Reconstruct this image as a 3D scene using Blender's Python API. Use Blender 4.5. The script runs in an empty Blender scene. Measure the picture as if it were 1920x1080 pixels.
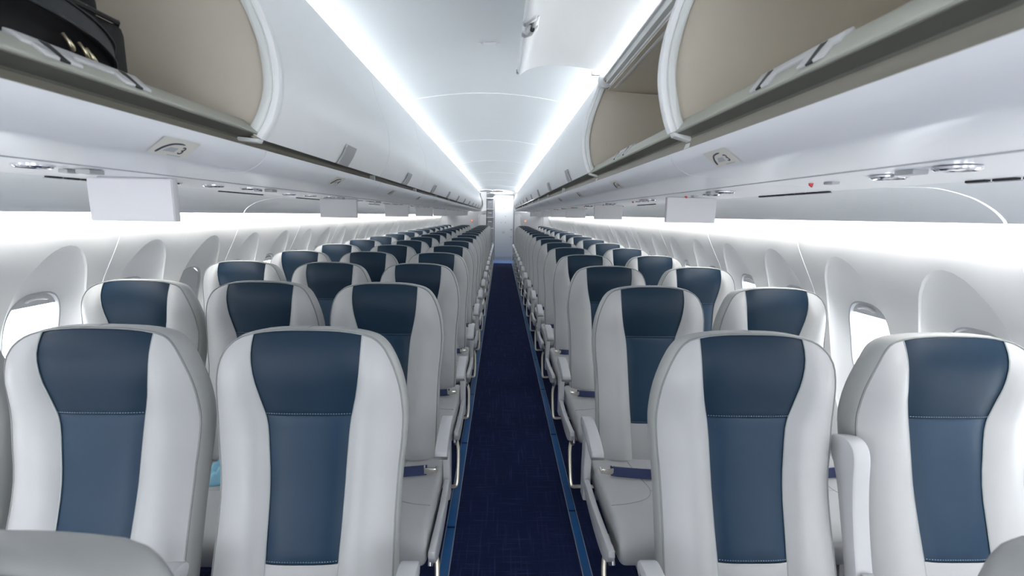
import bpy, bmesh, math, random
import numpy as np
from mathutils import Vector, Matrix

random.seed(7)
scene = bpy.context.scene
C = scene.collection
E = 1.46                      # eye height above the floor; many profiles below are measured from the eye

# ------------------------------------------------------------------ camera
FPX, PITCH, YAW, ROLL = 853.0, 0.1588, 0.0274, 0.0171
F_ = Vector((math.sin(YAW)*math.cos(PITCH), math.cos(YAW)*math.cos(PITCH), -math.sin(PITCH)))
R_ = Vector((math.cos(YAW), -math.sin(YAW), 0))
U_ = R_.cross(F_)
R2 = R_*math.cos(ROLL) + U_*math.sin(ROLL)
U2 = R2.cross(F_)
cd = bpy.data.cameras.new('camera')
cam = bpy.data.objects.new('camera', cd)
C.objects.link(cam)
cd.sensor_width = 36.0
cd.lens = FPX/1920*36.0
cd.clip_start = 0.02
cd.clip_end = 200
cd.dof.use_dof = True
cd.dof.focus_distance = 2.6
cd.dof.aperture_fstop = 5.6
cam.matrix_world = Matrix(((R2.x, U2.x, -F_.x, 0), (R2.y, U2.y, -F_.y, 0), (R2.z, U2.z, -F_.z, E), (0, 0, 0, 1)))
scene.camera = cam

# ------------------------------------------------------------------ world, exposure
w = bpy.data.worlds.new('world')
scene.world = w
w.use_nodes = True
bg = w.node_tree.nodes['Background']
bg.inputs[0].default_value = (0.93, 0.965, 1.0, 1)
bg.inputs[1].default_value = 5.5
scene.view_settings.view_transform = 'Standard'
scene.view_settings.look = 'None'
scene.view_settings.exposure = 0.20
scene.view_settings.gamma = 1.0
scene.view_settings.use_curve_mapping = False
CEIL_LED, WALL_LED = 50.0, 42.0       # strength of the two kinds of cove light strips
AFT_FILL = 10.0  # strength of the fill light added before the aft door


# ------------------------------------------------------------------ materials
def mat(name, col, rough=0.5, metal=0.0, noise=0.0, nscale=40.0, bump=0.0, bscale=200.0, spec=0.5, emit=None, estr=0.0, coat=0.0):
    m = bpy.data.materials.new(name)
    m.use_nodes = True
    nt = m.node_tree
    b = nt.nodes['Principled BSDF']
    b.inputs['Base Color'].default_value = (*col, 1)
    b.inputs['Roughness'].default_value = rough
    b.inputs['Metallic'].default_value = metal
    b.inputs['Specular IOR Level'].default_value = spec
    b.inputs['Coat Weight'].default_value = coat
    b.inputs['Coat Roughness'].default_value = 0.15
    if emit:
        b.inputs['Emission Color'].default_value = (*emit, 1)
        b.inputs['Emission Strength'].default_value = estr
    tc = nt.nodes.new('ShaderNodeTexCoord')
    if noise > 0:
        n = nt.nodes.new('ShaderNodeTexNoise')
        n.inputs['Scale'].default_value = nscale
        n.inputs['Detail'].default_value = 4
        nt.links.new(tc.outputs['Object'], n.inputs['Vector'])
        mx = nt.nodes.new('ShaderNodeMix')
        mx.data_type = 'RGBA'
        mx.inputs['A'].default_value = (*[c*(1-noise) for c in col], 1)
        mx.inputs['B'].default_value = (*[min(1, c*(1+noise)) for c in col], 1)
        nt.links.new(n.outputs['Fac'], mx.inputs['Factor'])
        nt.links.new(mx.outputs['Result'], b.inputs['Base Color'])
    if bump > 0:
        n2 = nt.nodes.new('ShaderNodeTexNoise')
        n2.inputs['Scale'].default_value = bscale
        n2.inputs['Detail'].default_value = 3
        nt.links.new(tc.outputs['Object'], n2.inputs['Vector'])
        bp = nt.nodes.new('ShaderNodeBump')
        bp.inputs['Strength'].default_value = bump
        bp.inputs['Distance'].default_value = 0.004
        nt.links.new(n2.outputs['Fac'], bp.inputs['Height'])
        nt.links.new(bp.outputs['Normal'], b.inputs['Normal'])
    return m


M = {}
M['leather'] = mat('light_grey_leather', (0.455, 0.46, 0.465), 0.42, noise=0.03, nscale=14, bump=0.12, bscale=26)
M['gusset'] = mat('grey_leather_gusset', (0.41, 0.42, 0.415), 0.45, noise=0.03, nscale=14)
M['navy'] = mat('navy_leather', (0.0075, 0.024, 0.047), 0.45, noise=0.08, nscale=9, bump=0.22, bscale=16, spec=0.24)
M['navy_low'] = mat('navy_leather_lit', (0.0105, 0.034, 0.068), 0.42, noise=0.08, nscale=9, bump=0.3, bscale=12, spec=0.28)  # same navy leather, lightened for how light strikes the lower panel
M['piping'] = mat('grey_piping', (0.24, 0.25, 0.25), 0.5)
M['navy_piping'] = mat('pale_piping', (0.36, 0.39, 0.39), 0.5)
M['stitch'] = mat('stitch_thread', (0.22, 0.29, 0.36), 0.6)
M['seam'] = mat('seam_grey', (0.33, 0.35, 0.36), 0.6)  # thin grey seam lines on the cushion
M['plastic'] = mat('grey_white_plastic', (0.55, 0.555, 0.57), 0.32, noise=0.02, nscale=30)
M['plastic_dk'] = mat('mid_grey_plastic', (0.36, 0.37, 0.385), 0.4)
M['frame_metal'] = mat('satin_aluminium', (0.55, 0.55, 0.55), 0.35, 0.85, noise=0.05)
M['bar_metal'] = mat('champagne_tube', (0.62, 0.58, 0.48), 0.3, 0.7)
M['chrome'] = mat('chrome', (0.75, 0.72, 0.66), 0.2, 1.0)
M['belt'] = mat('navy_webbing', (0.022, 0.035, 0.11), 0.7, bump=0.3, bscale=500)
M['white'] = mat('white_bin_plastic', (0.85, 0.86, 0.87), 0.38, noise=0.012, nscale=6, spec=0.4)
M['white_gloss'] = mat('white_gloss_plastic', (0.77, 0.78, 0.82), 0.30, noise=0.01, nscale=5, spec=0.55)
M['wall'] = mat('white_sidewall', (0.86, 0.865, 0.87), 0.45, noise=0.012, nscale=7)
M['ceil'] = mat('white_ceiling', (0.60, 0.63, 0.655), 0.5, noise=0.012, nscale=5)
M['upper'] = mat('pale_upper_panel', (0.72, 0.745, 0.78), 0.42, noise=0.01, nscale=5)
M['trimgrey'] = mat('pale_frame_trim', (0.70, 0.72, 0.71), 0.35)
M['rail'] = mat('olive_grey_rail', (0.40, 0.41, 0.36), 0.42, noise=0.03, nscale=20)
M['rail_shade'] = mat('rail_underside_shade', (0.13, 0.13, 0.115), 0.5)  # shade under the bin rails put into the colour
M['taupe'] = mat('taupe_channel', (0.27, 0.255, 0.22), 0.5)
M['beige'] = mat('beige_bin_lining', (0.58, 0.535, 0.455), 0.6, noise=0.03, nscale=25, bump=0.05, bscale=400)
M['line'] = mat('joint_grey', (0.42, 0.44, 0.47), 0.5)
M['dark'] = mat('dark_slot', (0.02, 0.02, 0.022), 0.6)
M['black'] = mat('black_nylon', (0.009, 0.009, 0.010), 0.55, noise=0.3, nscale=60, bump=0.25, bscale=700, spec=0.15)
M['blackpl'] = mat('black_rubber', (0.010, 0.011, 0.013), 0.4, spec=0.25)
M['brass'] = mat('pale_brass', (0.62, 0.55, 0.38), 0.3, 0.9)
M['screen'] = mat('white_screen_cover', (0.66, 0.655, 0.675), 0.45, noise=0.01)
M['reflector'] = mat('reading_light_reflector', (0.85, 0.85, 0.88), 0.1, 1.0)
M['lens'] = mat('reading_light_lens', (0.9, 0.9, 0.9), 0.15, emit=(1, 0.98, 0.95), estr=1.2)
M['red'] = mat('red_tag', (0.55, 0.05, 0.04), 0.5)
M['lampred'] = mat('small_red_lamp', (0.6, 0.06, 0.03), 0.4, emit=(1, 0.18, 0.06), estr=2.0)
M['orange'] = mat('orange_glow', (0.85, 0.35, 0.12), 0.5)  # painted glow around the small red lamps
M['decal'] = mat('sticker_film', (0.70, 0.69, 0.63), 0.4)
M['ink'] = mat('dark_ink', (0.03, 0.03, 0.06), 0.5)
M['strip'] = mat('blue_floor_strip', (0.012, 0.085, 0.25), 0.28, noise=0.15, nscale=12, coat=0.3)
M['stripedge'] = mat('strip_edge_metal', (0.30, 0.33, 0.38), 0.35, 0.7)
M['bluefilm'] = mat('pale_blue_film', (0.30, 0.62, 0.80), 0.4, bump=0.3, bscale=60)
M['yellow'] = mat('yellow_pouch', (0.55, 0.33, 0.03), 0.5)
M['bulk'] = mat('grey_bulkhead', (0.33, 0.34, 0.355), 0.5, noise=0.02)
M['vinyl'] = mat('pale_blue_vinyl', (0.16, 0.30, 0.62), 0.3)
M['doorw'] = mat('white_door', (0.82, 0.84, 0.86), 0.4)
M['steel'] = mat('galley_steel', (0.42, 0.43, 0.44), 0.35, 0.8, noise=0.1)
M['shade'] = mat('window_shade', (0.62, 0.63, 0.65), 0.5)
M['bezel'] = mat('window_bezel', (0.55, 0.56, 0.59), 0.4)
M['led'] = mat('led_strip_cool', (1, 1, 1), 0.5, emit=(0.95, 0.98, 1.0), estr=CEIL_LED)
M['ledwall'] = mat('led_strip_warm', (1, 1, 1), 0.5, emit=(1.0, 0.985, 0.955), estr=WALL_LED)
M['aft'] = mat('aft_fill_surface', (1, 1, 1), 0.5, emit=(0.96, 0.98, 1.0), estr=AFT_FILL)  # emitting surface of the added aft fill light


def carpet_mat():
    m = bpy.data.materials.new('navy_carpet')
    m.use_nodes = True
    nt = m.node_tree
    b = nt.nodes['Principled BSDF']
    b.inputs['Roughness'].default_value = 0.95
    b.inputs['Specular IOR Level'].default_value = 0.1
    tc = nt.nodes.new('ShaderNodeTexCoord')
    acc = None
    for sc in ((90, 4, 1), (6, 110, 1)):          # thin broken woven lines along and across
        mp = nt.nodes.new('ShaderNodeMapping')
        mp.inputs['Scale'].default_value = sc
        nt.links.new(tc.outputs['Object'], mp.inputs['Vector'])
        n = nt.nodes.new('ShaderNodeTexNoise')
        n.inputs['Scale'].default_value = 1.0
        n.inputs['Detail'].default_value = 2
        nt.links.new(mp.outputs['Vector'], n.inputs['Vector'])
        rp = nt.nodes.new('ShaderNodeMapRange')
        rp.inputs['From Min'].default_value = 0.56
        rp.inputs['From Max'].default_value = 0.74
        nt.links.new(n.outputs['Fac'], rp.inputs['Value'])
        if acc is None:
            acc = rp.outputs['Result']
        else:
            ad = nt.nodes.new('ShaderNodeMath')
            ad.operation = 'MAXIMUM'
            nt.links.new(acc, ad.inputs[0])
            nt.links.new(rp.outputs['Result'], ad.inputs[1])
            acc = ad.outputs[0]
    mx = nt.nodes.new('ShaderNodeMix')
    mx.data_type = 'RGBA'
    mx.inputs['A'].default_value = (0.0085, 0.0145, 0.050, 1)
    mx.inputs['B'].default_value = (0.024, 0.034, 0.095, 1)
    nt.links.new(acc, mx.inputs['Factor'])
    nt.links.new(mx.outputs['Result'], b.inputs['Base Color'])
    n2 = nt.nodes.new('ShaderNodeTexNoise')
    n2.inputs['Scale'].default_value = 500
    nt.links.new(tc.outputs['Object'], n2.inputs['Vector'])
    bp = nt.nodes.new('ShaderNodeBump')
    bp.inputs['Strength'].default_value = 0.5
    bp.inputs['Distance'].default_value = 0.003
    nt.links.new(n2.outputs['Fac'], bp.inputs['Height'])
    nt.links.new(bp.outputs['Normal'], b.inputs['Normal'])
    return m


def pane_mat():
    m = bpy.data.materials.new('window_pane')
    m.use_nodes = True
    nt = m.node_tree
    nt.nodes.remove(nt.nodes['Principled BSDF'])
    out = nt.nodes['Material Output']
    tr = nt.nodes.new('ShaderNodeBsdfTransparent')
    tr.inputs[0].default_value = (0.95, 0.97, 0.98, 1)
    gl = nt.nodes.new('ShaderNodeBsdfGlossy')
    gl.inputs['Roughness'].default_value = 0.05
    mx = nt.nodes.new('ShaderNodeMixShader')
    mx.inputs[0].default_value = 0.06
    nt.links.new(tr.outputs[0], mx.inputs[1])
    nt.links.new(gl.outputs[0], mx.inputs[2])
    nt.links.new(mx.outputs[0], out.inputs['Surface'])
    return m


M['carpet'] = carpet_mat()
M['pane'] = pane_mat()


# ------------------------------------------------------------------ mesh helpers
class MB:
    def __init__(s):
        s.v = []
        s.f = []

    def add(s, vs, fs):
        o = len(s.v)
        s.v += [tuple(p) for p in vs]
        s.f += [tuple(i+o for i in f) for f in fs]
        return s

    def box(s, x0, x1, y0, y1, z0, z1, bev=0.0):
        if bev <= 0:
            vs = [(x, y, z) for z in (z0, z1) for y in (y0, y1) for x in (x0, x1)]
            fs = [(0, 2, 3, 1), (4, 5, 7, 6), (0, 1, 5, 4), (2, 6, 7, 3), (0, 4, 6, 2), (1, 3, 7, 5)]
            return s.add(vs, fs)
        bm = bmesh.new()
        bmesh.ops.create_cube(bm, size=1)
        for v in bm.verts:
            v.co = Vector(((x0+x1)/2+v.co.x*(x1-x0), (y0+y1)/2+v.co.y*(y1-y0), (z0+z1)/2+v.co.z*(z1-z0)))
        bmesh.ops.bevel(bm, geom=bm.edges[:], offset=bev, segments=2, profile=0.6, affect='EDGES')
        return s.bm(bm)

    def bm(s, bm):
        bm.verts.ensure_lookup_table()
        for i, v in enumerate(bm.verts):
            v.index = i
        s.add([v.co[:] for v in bm.verts], [[v.index for v in f.verts] for f in bm.faces])
        bm.free()
        return s

    def prism(s, poly, a0, a1, axis='x', bev=0.0, seg=2):
        """closed polygon of 2-D points extruded along axis: x -> (y,z), y -> (x,z), z -> (x,y)"""
        def P(p, a):
            return {'x': (a, p[0], p[1]), 'y': (p[0], a, p[1]), 'z': (p[0], p[1], a)}[axis]
        n = len(poly)
        vs = [P(p, a0) for p in poly]+[P(p, a1) for p in poly]
        fs = [tuple(range(n)), tuple(range(2*n-1, n-1, -1))]+[(i, i+n, (i+1) % n+n, (i+1) % n) for i in range(n)]
        bm = bmesh.new()
        bv = [bm.verts.new(v) for v in vs]
        for f in fs:
            bm.faces.new([bv[i] for i in f])
        bmesh.ops.recalc_face_normals(bm, faces=bm.faces[:])
        if bev > 0:
            es = [e for e in bm.edges if e.calc_face_angle(0) > 0.5]
            bmesh.ops.bevel(bm, geom=es, offset=bev, segments=seg, profile=0.5, affect='EDGES')
        return s.bm(bm)

    def ribbon(s, prof, y0, y1, th=0.0, ny=1, out=None):
        """open (x,z) profile swept along Y; with thickness th it becomes a closed slab"""
        pts = [Vector((p[0], p[1])) for p in prof]
        n = len(pts)
        if th == 0:
            vs = []
            for j in range(ny+1):
                y = y0+(y1-y0)*j/ny
                vs += [(p.x, y, p.y) for p in pts]
            fs = [(j*n+i, j*n+i+1, (j+1)*n+i+1, (j+1)*n+i) for j in range(ny) for i in range(n-1)]
            return s.add(vs, fs)
        nr = []
        for i in range(n):
            a = pts[max(0, i-1)]
            b = pts[min(n-1, i+1)]
            d = (b-a).normalized()
            nr.append(Vector((-d.y, d.x)))
        q = [pts[i]+nr[i]*th for i in range(n)]
        poly = pts+q[::-1]
        return s.prism([(p.x, p.y) for p in poly], y0, y1, 'y')

    def tube(s, path, r, seg=8, closed=False):
        P = [Vector(p) for p in path]
        n = len(P)
        vs = []
        up = None
        for i in range(n):
            if closed:
                d = (P[(i+1) % n]-P[i-1]).normalized()
            else:
                d = (P[min(n-1, i+1)]-P[max(0, i-1)]).normalized()
            if up is None:
                up = Vector((0, 0, 1)) if abs(d.z) < 0.9 else Vector((1, 0, 0))
            a = d.cross(up).normalized()
            b = a.cross(d).normalized()
            up = b
            rr = r[i] if isinstance(r, (list, tuple)) else r
            for k in range(seg):
                t = 2*math.pi*k/seg
                vs.append(P[i]+a*math.cos(t)*rr+b*math.sin(t)*rr)
        fs = []
        m = n if closed else n-1
        for i in range(m):
            j = (i+1) % n
            for k in range(seg):
                fs.append((i*seg+k, i*seg+(k+1) % seg, j*seg+(k+1) % seg, j*seg+k))
        if not closed:
            fs.append(tuple(range(seg-1, -1, -1)))
            fs.append(tuple((n-1)*seg+k for k in range(seg)))
        return s.add(vs, fs)

    def disc(s, c, r, h, axis='z', seg=20, rings=None):
        """lathe: rings = list of (radius, height) along axis from centre c"""
        rings = rings or [(r, 0), (r, h)]
        vs = []
        for rr, hh in rings:
            for k in range(seg):
                t = 2*math.pi*k/seg
                a, b = rr*math.cos(t), rr*math.sin(t)
                d = {'z': (a, b, hh), 'y': (a, hh, b), 'x': (hh, a, b)}[axis]
                vs.append((c[0]+d[0], c[1]+d[1], c[2]+d[2]))
        n = len(rings)
        fs = [(i*seg+k, i*seg+(k+1) % seg, (i+1)*seg+(k+1) % seg, (i+1)*seg+k) for i in range(n-1) for k in range(seg)]
        fs.append(tuple(range(seg-1, -1, -1)))
        fs.append(tuple((n-1)*seg+k for k in range(seg)))
        return s.add(vs, fs)

    def mesh(s, name, m, ang=35, fixn=True):
        me = bpy.data.meshes.new(name)
        me.from_pydata(s.v, [], s.f)
        if fixn:
            bm = bmesh.new()
            bm.from_mesh(me)
            bmesh.ops.recalc_face_normals(bm, faces=bm.faces[:])
            bm.to_mesh(me)
            bm.free()
        me.materials.append(m)
        if ang:
            me.polygons.foreach_set('use_smooth', [True]*len(me.polygons))
            me.set_sharp_from_angle(angle=math.radians(ang))
        me.update()
        return me

    def build(s, name, m, parent=None, ang=35, loc=None, fixn=True):
        o = bpy.data.objects.new(name, s.mesh(name, m, ang, fixn))
        C.objects.link(o)
        if parent is not None:
            o.parent = parent
        if loc:
            o.location = loc
        return o


def tag(o, label=None, cat=None, group=None, kind=None):
    if label:
        o['label'] = label
    if cat:
        o['category'] = cat
    if group:
        o['group'] = group
    if kind:
        o['kind'] = kind
    return o


def empty(name, loc=(0, 0, 0), parent=None):
    o = bpy.data.objects.new(name, None)
    C.objects.link(o)
    o.location = loc
    o.empty_display_size = 0.05
    if parent is not None:
        o.parent = parent
    return o


def link_mesh(name, me, parent, loc=(0, 0, 0)):
    o = bpy.data.objects.new(name, me)
    C.objects.link(o)
    o.parent = parent
    o.location = loc
    return o


def copy_tree(o, parent=None, skip=()):
    c = o.copy()
    C.objects.link(c)
    c.parent = parent
    for ch in list(o.children):
        if ch.name.split('.')[0] in skip:
            continue
        copy_tree(ch, c, skip)
    return c


def hermite(xs, ys):
    xs = np.array(xs, float)
    ys = np.array(ys, float)
    d = np.gradient(ys, xs)

    def f(x):
        x = min(max(x, xs[0]), xs[-1])
        i = min(max(int(np.searchsorted(xs, x))-1, 0), len(xs)-2)
        h = xs[i+1]-xs[i]
        t = (x-xs[i])/h
        return float((2*t**3-3*t*t+1)*ys[i]+(t**3-2*t*t+t)*h*d[i]+(-2*t**3+3*t*t)*ys[i+1]+(t**3-t*t)*h*d[i+1])
    return f


def smooth_path(pts, n=8):
    """Catmull-Rom through 2-D or 3-D points"""
    P = [np.array(p, float) for p in pts]
    P = [2*P[0]-P[1]]+P+[2*P[-1]-P[-2]]
    out = []
    for i in range(1, len(P)-2):
        for k in range(n):
            t = k/n
            a, b, c, d = P[i-1], P[i], P[i+1], P[i+2]
            out.append(tuple(0.5*((2*b)+(-a+c)*t+(2*a-5*b+4*c-d)*t*t+(-a+3*b-3*c+d)*t**3)))
    out.append(tuple(P[-2]))
    return out


def ordinal(n):
    return ['zeroth', 'first', 'second', 'third', 'fourth', 'fifth', 'sixth', 'seventh', 'eighth', 'ninth', 'tenth', 'eleventh',
            'twelfth', 'thirteenth', 'fourteenth', 'fifteenth', 'sixteenth', 'seventeenth', 'eighteenth', 'nineteenth', 'twentieth'][n]


def text_mesh(txt, size, m, name):
    cu = bpy.data.curves.new(name, 'FONT')
    cu.body = txt
    cu.size = size
    cu.align_x = 'CENTER'
    cu.align_y = 'CENTER'
    cu.extrude = 0.0003
    o = bpy.data.objects.new(name, cu)
    C.objects.link(o)
    bpy.context.view_layer.update()
    me = bpy.data.meshes.new_from_object(o.evaluated_get(bpy.context.evaluated_depsgraph_get()))
    bpy.data.objects.remove(o)
    me.materials.clear()
    me.materials.append(m)
    return me


# ------------------------------------------------------------------ setting: measured sections
YN, YF = -2.4, 13.9            # the cabin runs from behind the camera to the aft bulkhead
XC = -0.165                    # middle between the two side walls
wall_off = hermite([-1.46, -1.3, -1.1, -.9, -.7, -.55, -.45, -.345, -.2, -.09, -.04, .0, .06],
                   [1.60, 1.68, 1.77, 1.81, 1.815, 1.795, 1.77, 1.733, 1.66, 1.612, 1.60, 1.594, 1.585])

# floor
fl = tag(empty('floor'), kind='structure')
mb = MB()
mb.box(XC-1.9, XC+1.9, YN, 15.2, -0.06, 0.0)
mb.build('carpet', M['carpet'], fl, ang=0)
# aisle path strips: blue lens between two metal edges, in lengths
for si, (x0, x1) in enumerate(((-0.238, -0.192), (0.355, 0.397))):
    t = tag(empty('trim_%d' % (si+1), (0, 0, 0)), kind='structure')
    me = MB().box(x0+.004, x1-.004, 0, .786, .0005, .006).mesh('strip_lens', M['strip'], 0)
    me2 = MB().box(x0, x0+.004, 0, .796, .0005, .0075).box(x1-.004, x1, 0, .796, .0005, .0075).mesh('strip_edge', M['stripedge'], 0)
    y = 0.35 + 0.12*si
    while y < 13.6:
        link_mesh('strip_lens', me, t, (0, y, 0))
        link_mesh('strip_edge', me2, t, (0, y, 0))
        y += 0.8

# side walls with window reveals
WP, WY0, WZ, NTH = 0.4875, 1.958, -0.55, 72
ZT, ZB = 0.055, -1.02
GA, GB, RA_, RB_ = 0.122, 0.193, 0.184, 0.394


def sup(t, a, b, p):
    c, s = math.cos(t), math.sin(t)
    r = (abs(c/a)**p+abs(s/b)**p)**(-1/p)
    return r*c, r*s


def cell(side):
    """one window bay of wall lining: reveal deepening from the oval rim to the window"""
    rings = []
    gl, el = [], []
    ths = [2*math.pi*k/NTH for k in range(NTH)]
    corner = [math.atan2(ZT-WZ, WP/2), math.atan2(ZT-WZ, -WP/2), math.atan2(ZB-WZ, -WP/2)+2*math.pi, math.atan2(ZB-WZ, WP/2)+2*math.pi]
    for cth in corner:                              # make sure the corners of the bay are sampled
        k = min(range(NTH), key=lambda i: abs(ths[i]-cth))
        ths[k] = cth
    seq = [('g', t) for t in (0, .12, .3, .5, .7, .86, .96, 1)]+[('r', t) for t in (.04, .2, .45, .7, 1)]
    for kind, t in seq:
        ring = []
        for th in ths:
            gx, gz = sup(th, GA, GB, 2.9)
            ex, ez = sup(th, RA_, RB_, 2.0)
            c, s = math.cos(th), math.sin(th)
            lim = []
            if abs(c) > 1e-9:
                lim.append((WP/2)/abs(c))
            if s > 1e-9:
                lim.append((ZT-WZ)/s)
            if s < -1e-9:
                lim.append((WZ-ZB)/-s)
            r = min(lim)
            rx, rz = r*c, r*s
            if kind == 'g':
                yy, zz = gx+(ex-gx)*t, gz+(ez-gz)*t
                d = 0.056*(1-t)**0.62
            else:
                yy, zz = ex+(rx-ex)*t, ez+(rz-ez)*t
                d = 0
            ring.append((side*(wall_off(WZ+zz)+d), yy, WZ+zz))
        rings.append(ring)
    vs = [p for r in rings for p in r]
    fs = []
    for i in range(len(rings)-1):
        for k in range(NTH):
            fs.append((i*NTH+k, i*NTH+(k+1) % NTH, (i+1)*NTH+(k+1) % NTH, (i+1)*NTH+k))
    return vs, fs, ths


closed = {('L', 2)}
wn = 0
for sd, side in (('L', -1), ('R', 1)):
    wl = tag(empty('wall_left' if side < 0 else 'wall_right', (XC, 0, E)), kind='structure')
    vs, fs, ths = cell(side)
    mbp = MB()
    for dy in (-WP/2, WP/2):
        mbp.add([(x, y+dy, z) for x, y, z in vs], fs)
    # narrow groove strip at the panel joint and the lower dado
    zs = [ZB-0.0-(1.46+ZB)*k/6 for k in range(7)]
    mbp.add([(side*(wall_off(z)), yy, z) for z in zs for yy in (-WP, WP)], [(2*k, 2*k+1, 2*k+3, 2*k+2) for k in range(6)])
    me = mbp.mesh('wall_panel', M['wall'], 14, fixn=False)
    me.polygons.foreach_set('use_smooth', [True]*len(me.polygons))
    zz = [ZT-(ZT+1.4)*k/24 for k in range(25)]
    mj = MB().tube([(side*(wall_off(z)+.0015), 0, z) for z in zz], 0.0042, 6).mesh('joint_strip', M['white'], 40)
    for j in range(-2, 13):
        yc = WY0-WP/2+2*WP*j
        if yc < YN-1 or yc > YF:
            continue
        link_mesh('wall_panel', me, wl, (0, yc, 0))
        link_mesh('joint_strip', mj, wl, (0, yc+WP, 0))
    # windows
    go = [sup(t, GA, GB, 2.9) for t in ths]
    mring = MB()
    n = len(ths)
    rv = []
    for sc, dd in ((1.0, 0.056), (0.965, 0.057), (0.95, 0.062), (0.94, 0.080), (1.02, 0.082)):
        for (yy, zz_) in go:
            rv.append((side*(wall_off(WZ+zz_)+dd), yy*sc, zz_*sc))
    mring.add(rv, [(i*n+k, i*n+(k+1) % n, (i+1)*n+(k+1) % n, (i+1)*n+k) for i in range(4) for k in range(n)])
    mfr = mring.mesh('window_frame', M['bezel'], 40)
    mpn = MB().add([(side*(wall_off(WZ+zz_)+.076), yy*.95, zz_*.95) for yy, zz_ in go]+[(side*(wall_off(WZ)+.080), 0, 0)],
                   [(k, (k+1) % n, n) for k in range(n)]).mesh('pane', M['pane'], 40)

    def shade_mesh(zcut):
        rows = 10
        v, f = [], []
        ztop = GB*.955
        for i in range(rows+1):
            z = ztop-(ztop-zcut)*(i/rows)
            u = min(1, abs(z)/(GB*.96))
            hw = GA*.95*(max(0.0, 1-u**2.9))**(1/2.9)
            for a in (-1, -.5, 0, .5, 1):
                v.append((side*(wall_off(WZ+z)+.068), hw*a, z))
        for i in range(rows):
            for a in range(4):
                f.append((i*5+a, i*5+a+1, i*5+6+a, i*5+5+a))
        return MB().add(v, f).mesh('window_shade', M['shade'], 40)
    msh = shade_mesh(GB-.062)
    msc = shade_mesh(-GB*.955)
    mhd = MB().tube(smooth_path([(side*(wall_off(WZ+GB-.03)+.058), a*.05, GB-.028-.010*a*a) for a in (-1, -.5, 0, .5, 1)], 3),
                    [.002]+[.006]*11+[.002], 8).mesh('shade_handle', M['white'], 40)
    for i in range(-5, 25):
        yc = WY0+WP*i
        if yc < -0.5 or yc > YF-.2:
            continue
        wn += 1
        wo = tag(empty('window_%d' % wn, (XC, yc, E+WZ)), kind='structure')
        link_mesh('window_frame', mfr, wo)
        link_mesh('pane', mpn, wo)
        sh = link_mesh('window_shade', msc if (sd, i) in closed else msh, wo)
        link_mesh('shade_handle', mhd, sh, (0, 0, 0 if (sd, i) not in closed else -2*GB+.07))

# end walls of the cabin
# front end wall behind the camera, with an unseen doorway added to let daylight in
tag(MB().box(XC-1.9, -.40, YN-.08, YN, 0, 2.4).box(.55, XC+1.9, YN-.08, YN, 0, 2.4).box(-.40, .55, YN-.08, YN, 1.98, 2.4).build('wall_front', M['white'], ang=0), kind='structure')

# ceiling: arched panels between the bins
crown = lambda x: E+0.735-0.060*((x+0.075)/0.52)**2 if abs(x+.075) < .60 else E+0.735-.0799-(abs(x+.075)-.60)*.33
cl = tag(empty('ceiling'), kind='structure')
xs = [-0.885+1.62*k/44 for k in range(45)]
PY = [-2.35, -.57, 1.19, 2.94, 4.69, 6.44, 8.19, 9.94, 11.69, 13.44, 15.2]
for a, b in zip(PY[:-1], PY[1:]):
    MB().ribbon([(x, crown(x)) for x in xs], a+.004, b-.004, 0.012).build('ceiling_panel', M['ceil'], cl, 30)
    MB().ribbon([(x, crown(x)-.0015) for x in xs], b-.006, b+.006, 0.008).build('joint_strip', M['white'], cl, 30)
    ym = (a+b)/2+.05
    if ym > 2:
        MB().box(-.085, -.030, ym-.012, ym+.012, crown(-.07)-.0045, crown(-.07)-.001, .002).box(-.105, -.095, ym-.008, ym+.008, crown(-.1)-.0035, crown(-.1)-.001).box(-.02, -.010, ym-.008, ym+.008, crown(-.02)-.0035, crown(-.02)-.001).build('ceiling_sign', M['screen'], cl, 0)

# upper side panels between the bins and the walls, with the wall wash lights behind their lower edge
UP = {'R': [(1.022, .0895), (1.08, .0905), (1.155, .088), (1.247, .067), (1.31, .038), (1.345, .012), (1.356, -.001)],
      'L': [(-1.292, .0875), (-1.38, .0885), (-1.47, .085), (-1.58, .062), (-1.645, .030), (-1.675, .003), (-1.686, -.017)]}
tn = 3
for sd, side in (('L', -1), ('R', 1)):
    prof = [(x, z+E) for x, z in smooth_path(UP[sd], 5)]
    t = tag(empty('trim_%d' % tn), kind='structure')
    tn += 1
    y = 1.2-1.87*2
    while y < YF:
        y1 = min(y+1.87, YF)
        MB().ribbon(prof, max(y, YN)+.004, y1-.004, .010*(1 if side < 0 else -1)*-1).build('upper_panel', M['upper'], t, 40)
        y += 1.87
    ex, ez = UP[sd][-1]
    led = MB().box(min(ex+side*.010, ex+side*.030), max(ex+side*.010, ex+side*.030), YN+.1, YF-.12, E+ez+.016, E+ez+.026).build('wall_wash_light', M['ledwall'], None, 0)
    tag(led, 'white light strip along the top of the %s window wall' % ('left' if side < 0 else 'right'), 'light strip')
    # lid that closes the pocket above the strip
    MB().box(min(ex-side*.06, ex+side*.14), max(ex-side*.06, ex+side*.14), YN, YF, E+.080, E+.09).build('pocket_lid', M['white'], t, 0)

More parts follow.
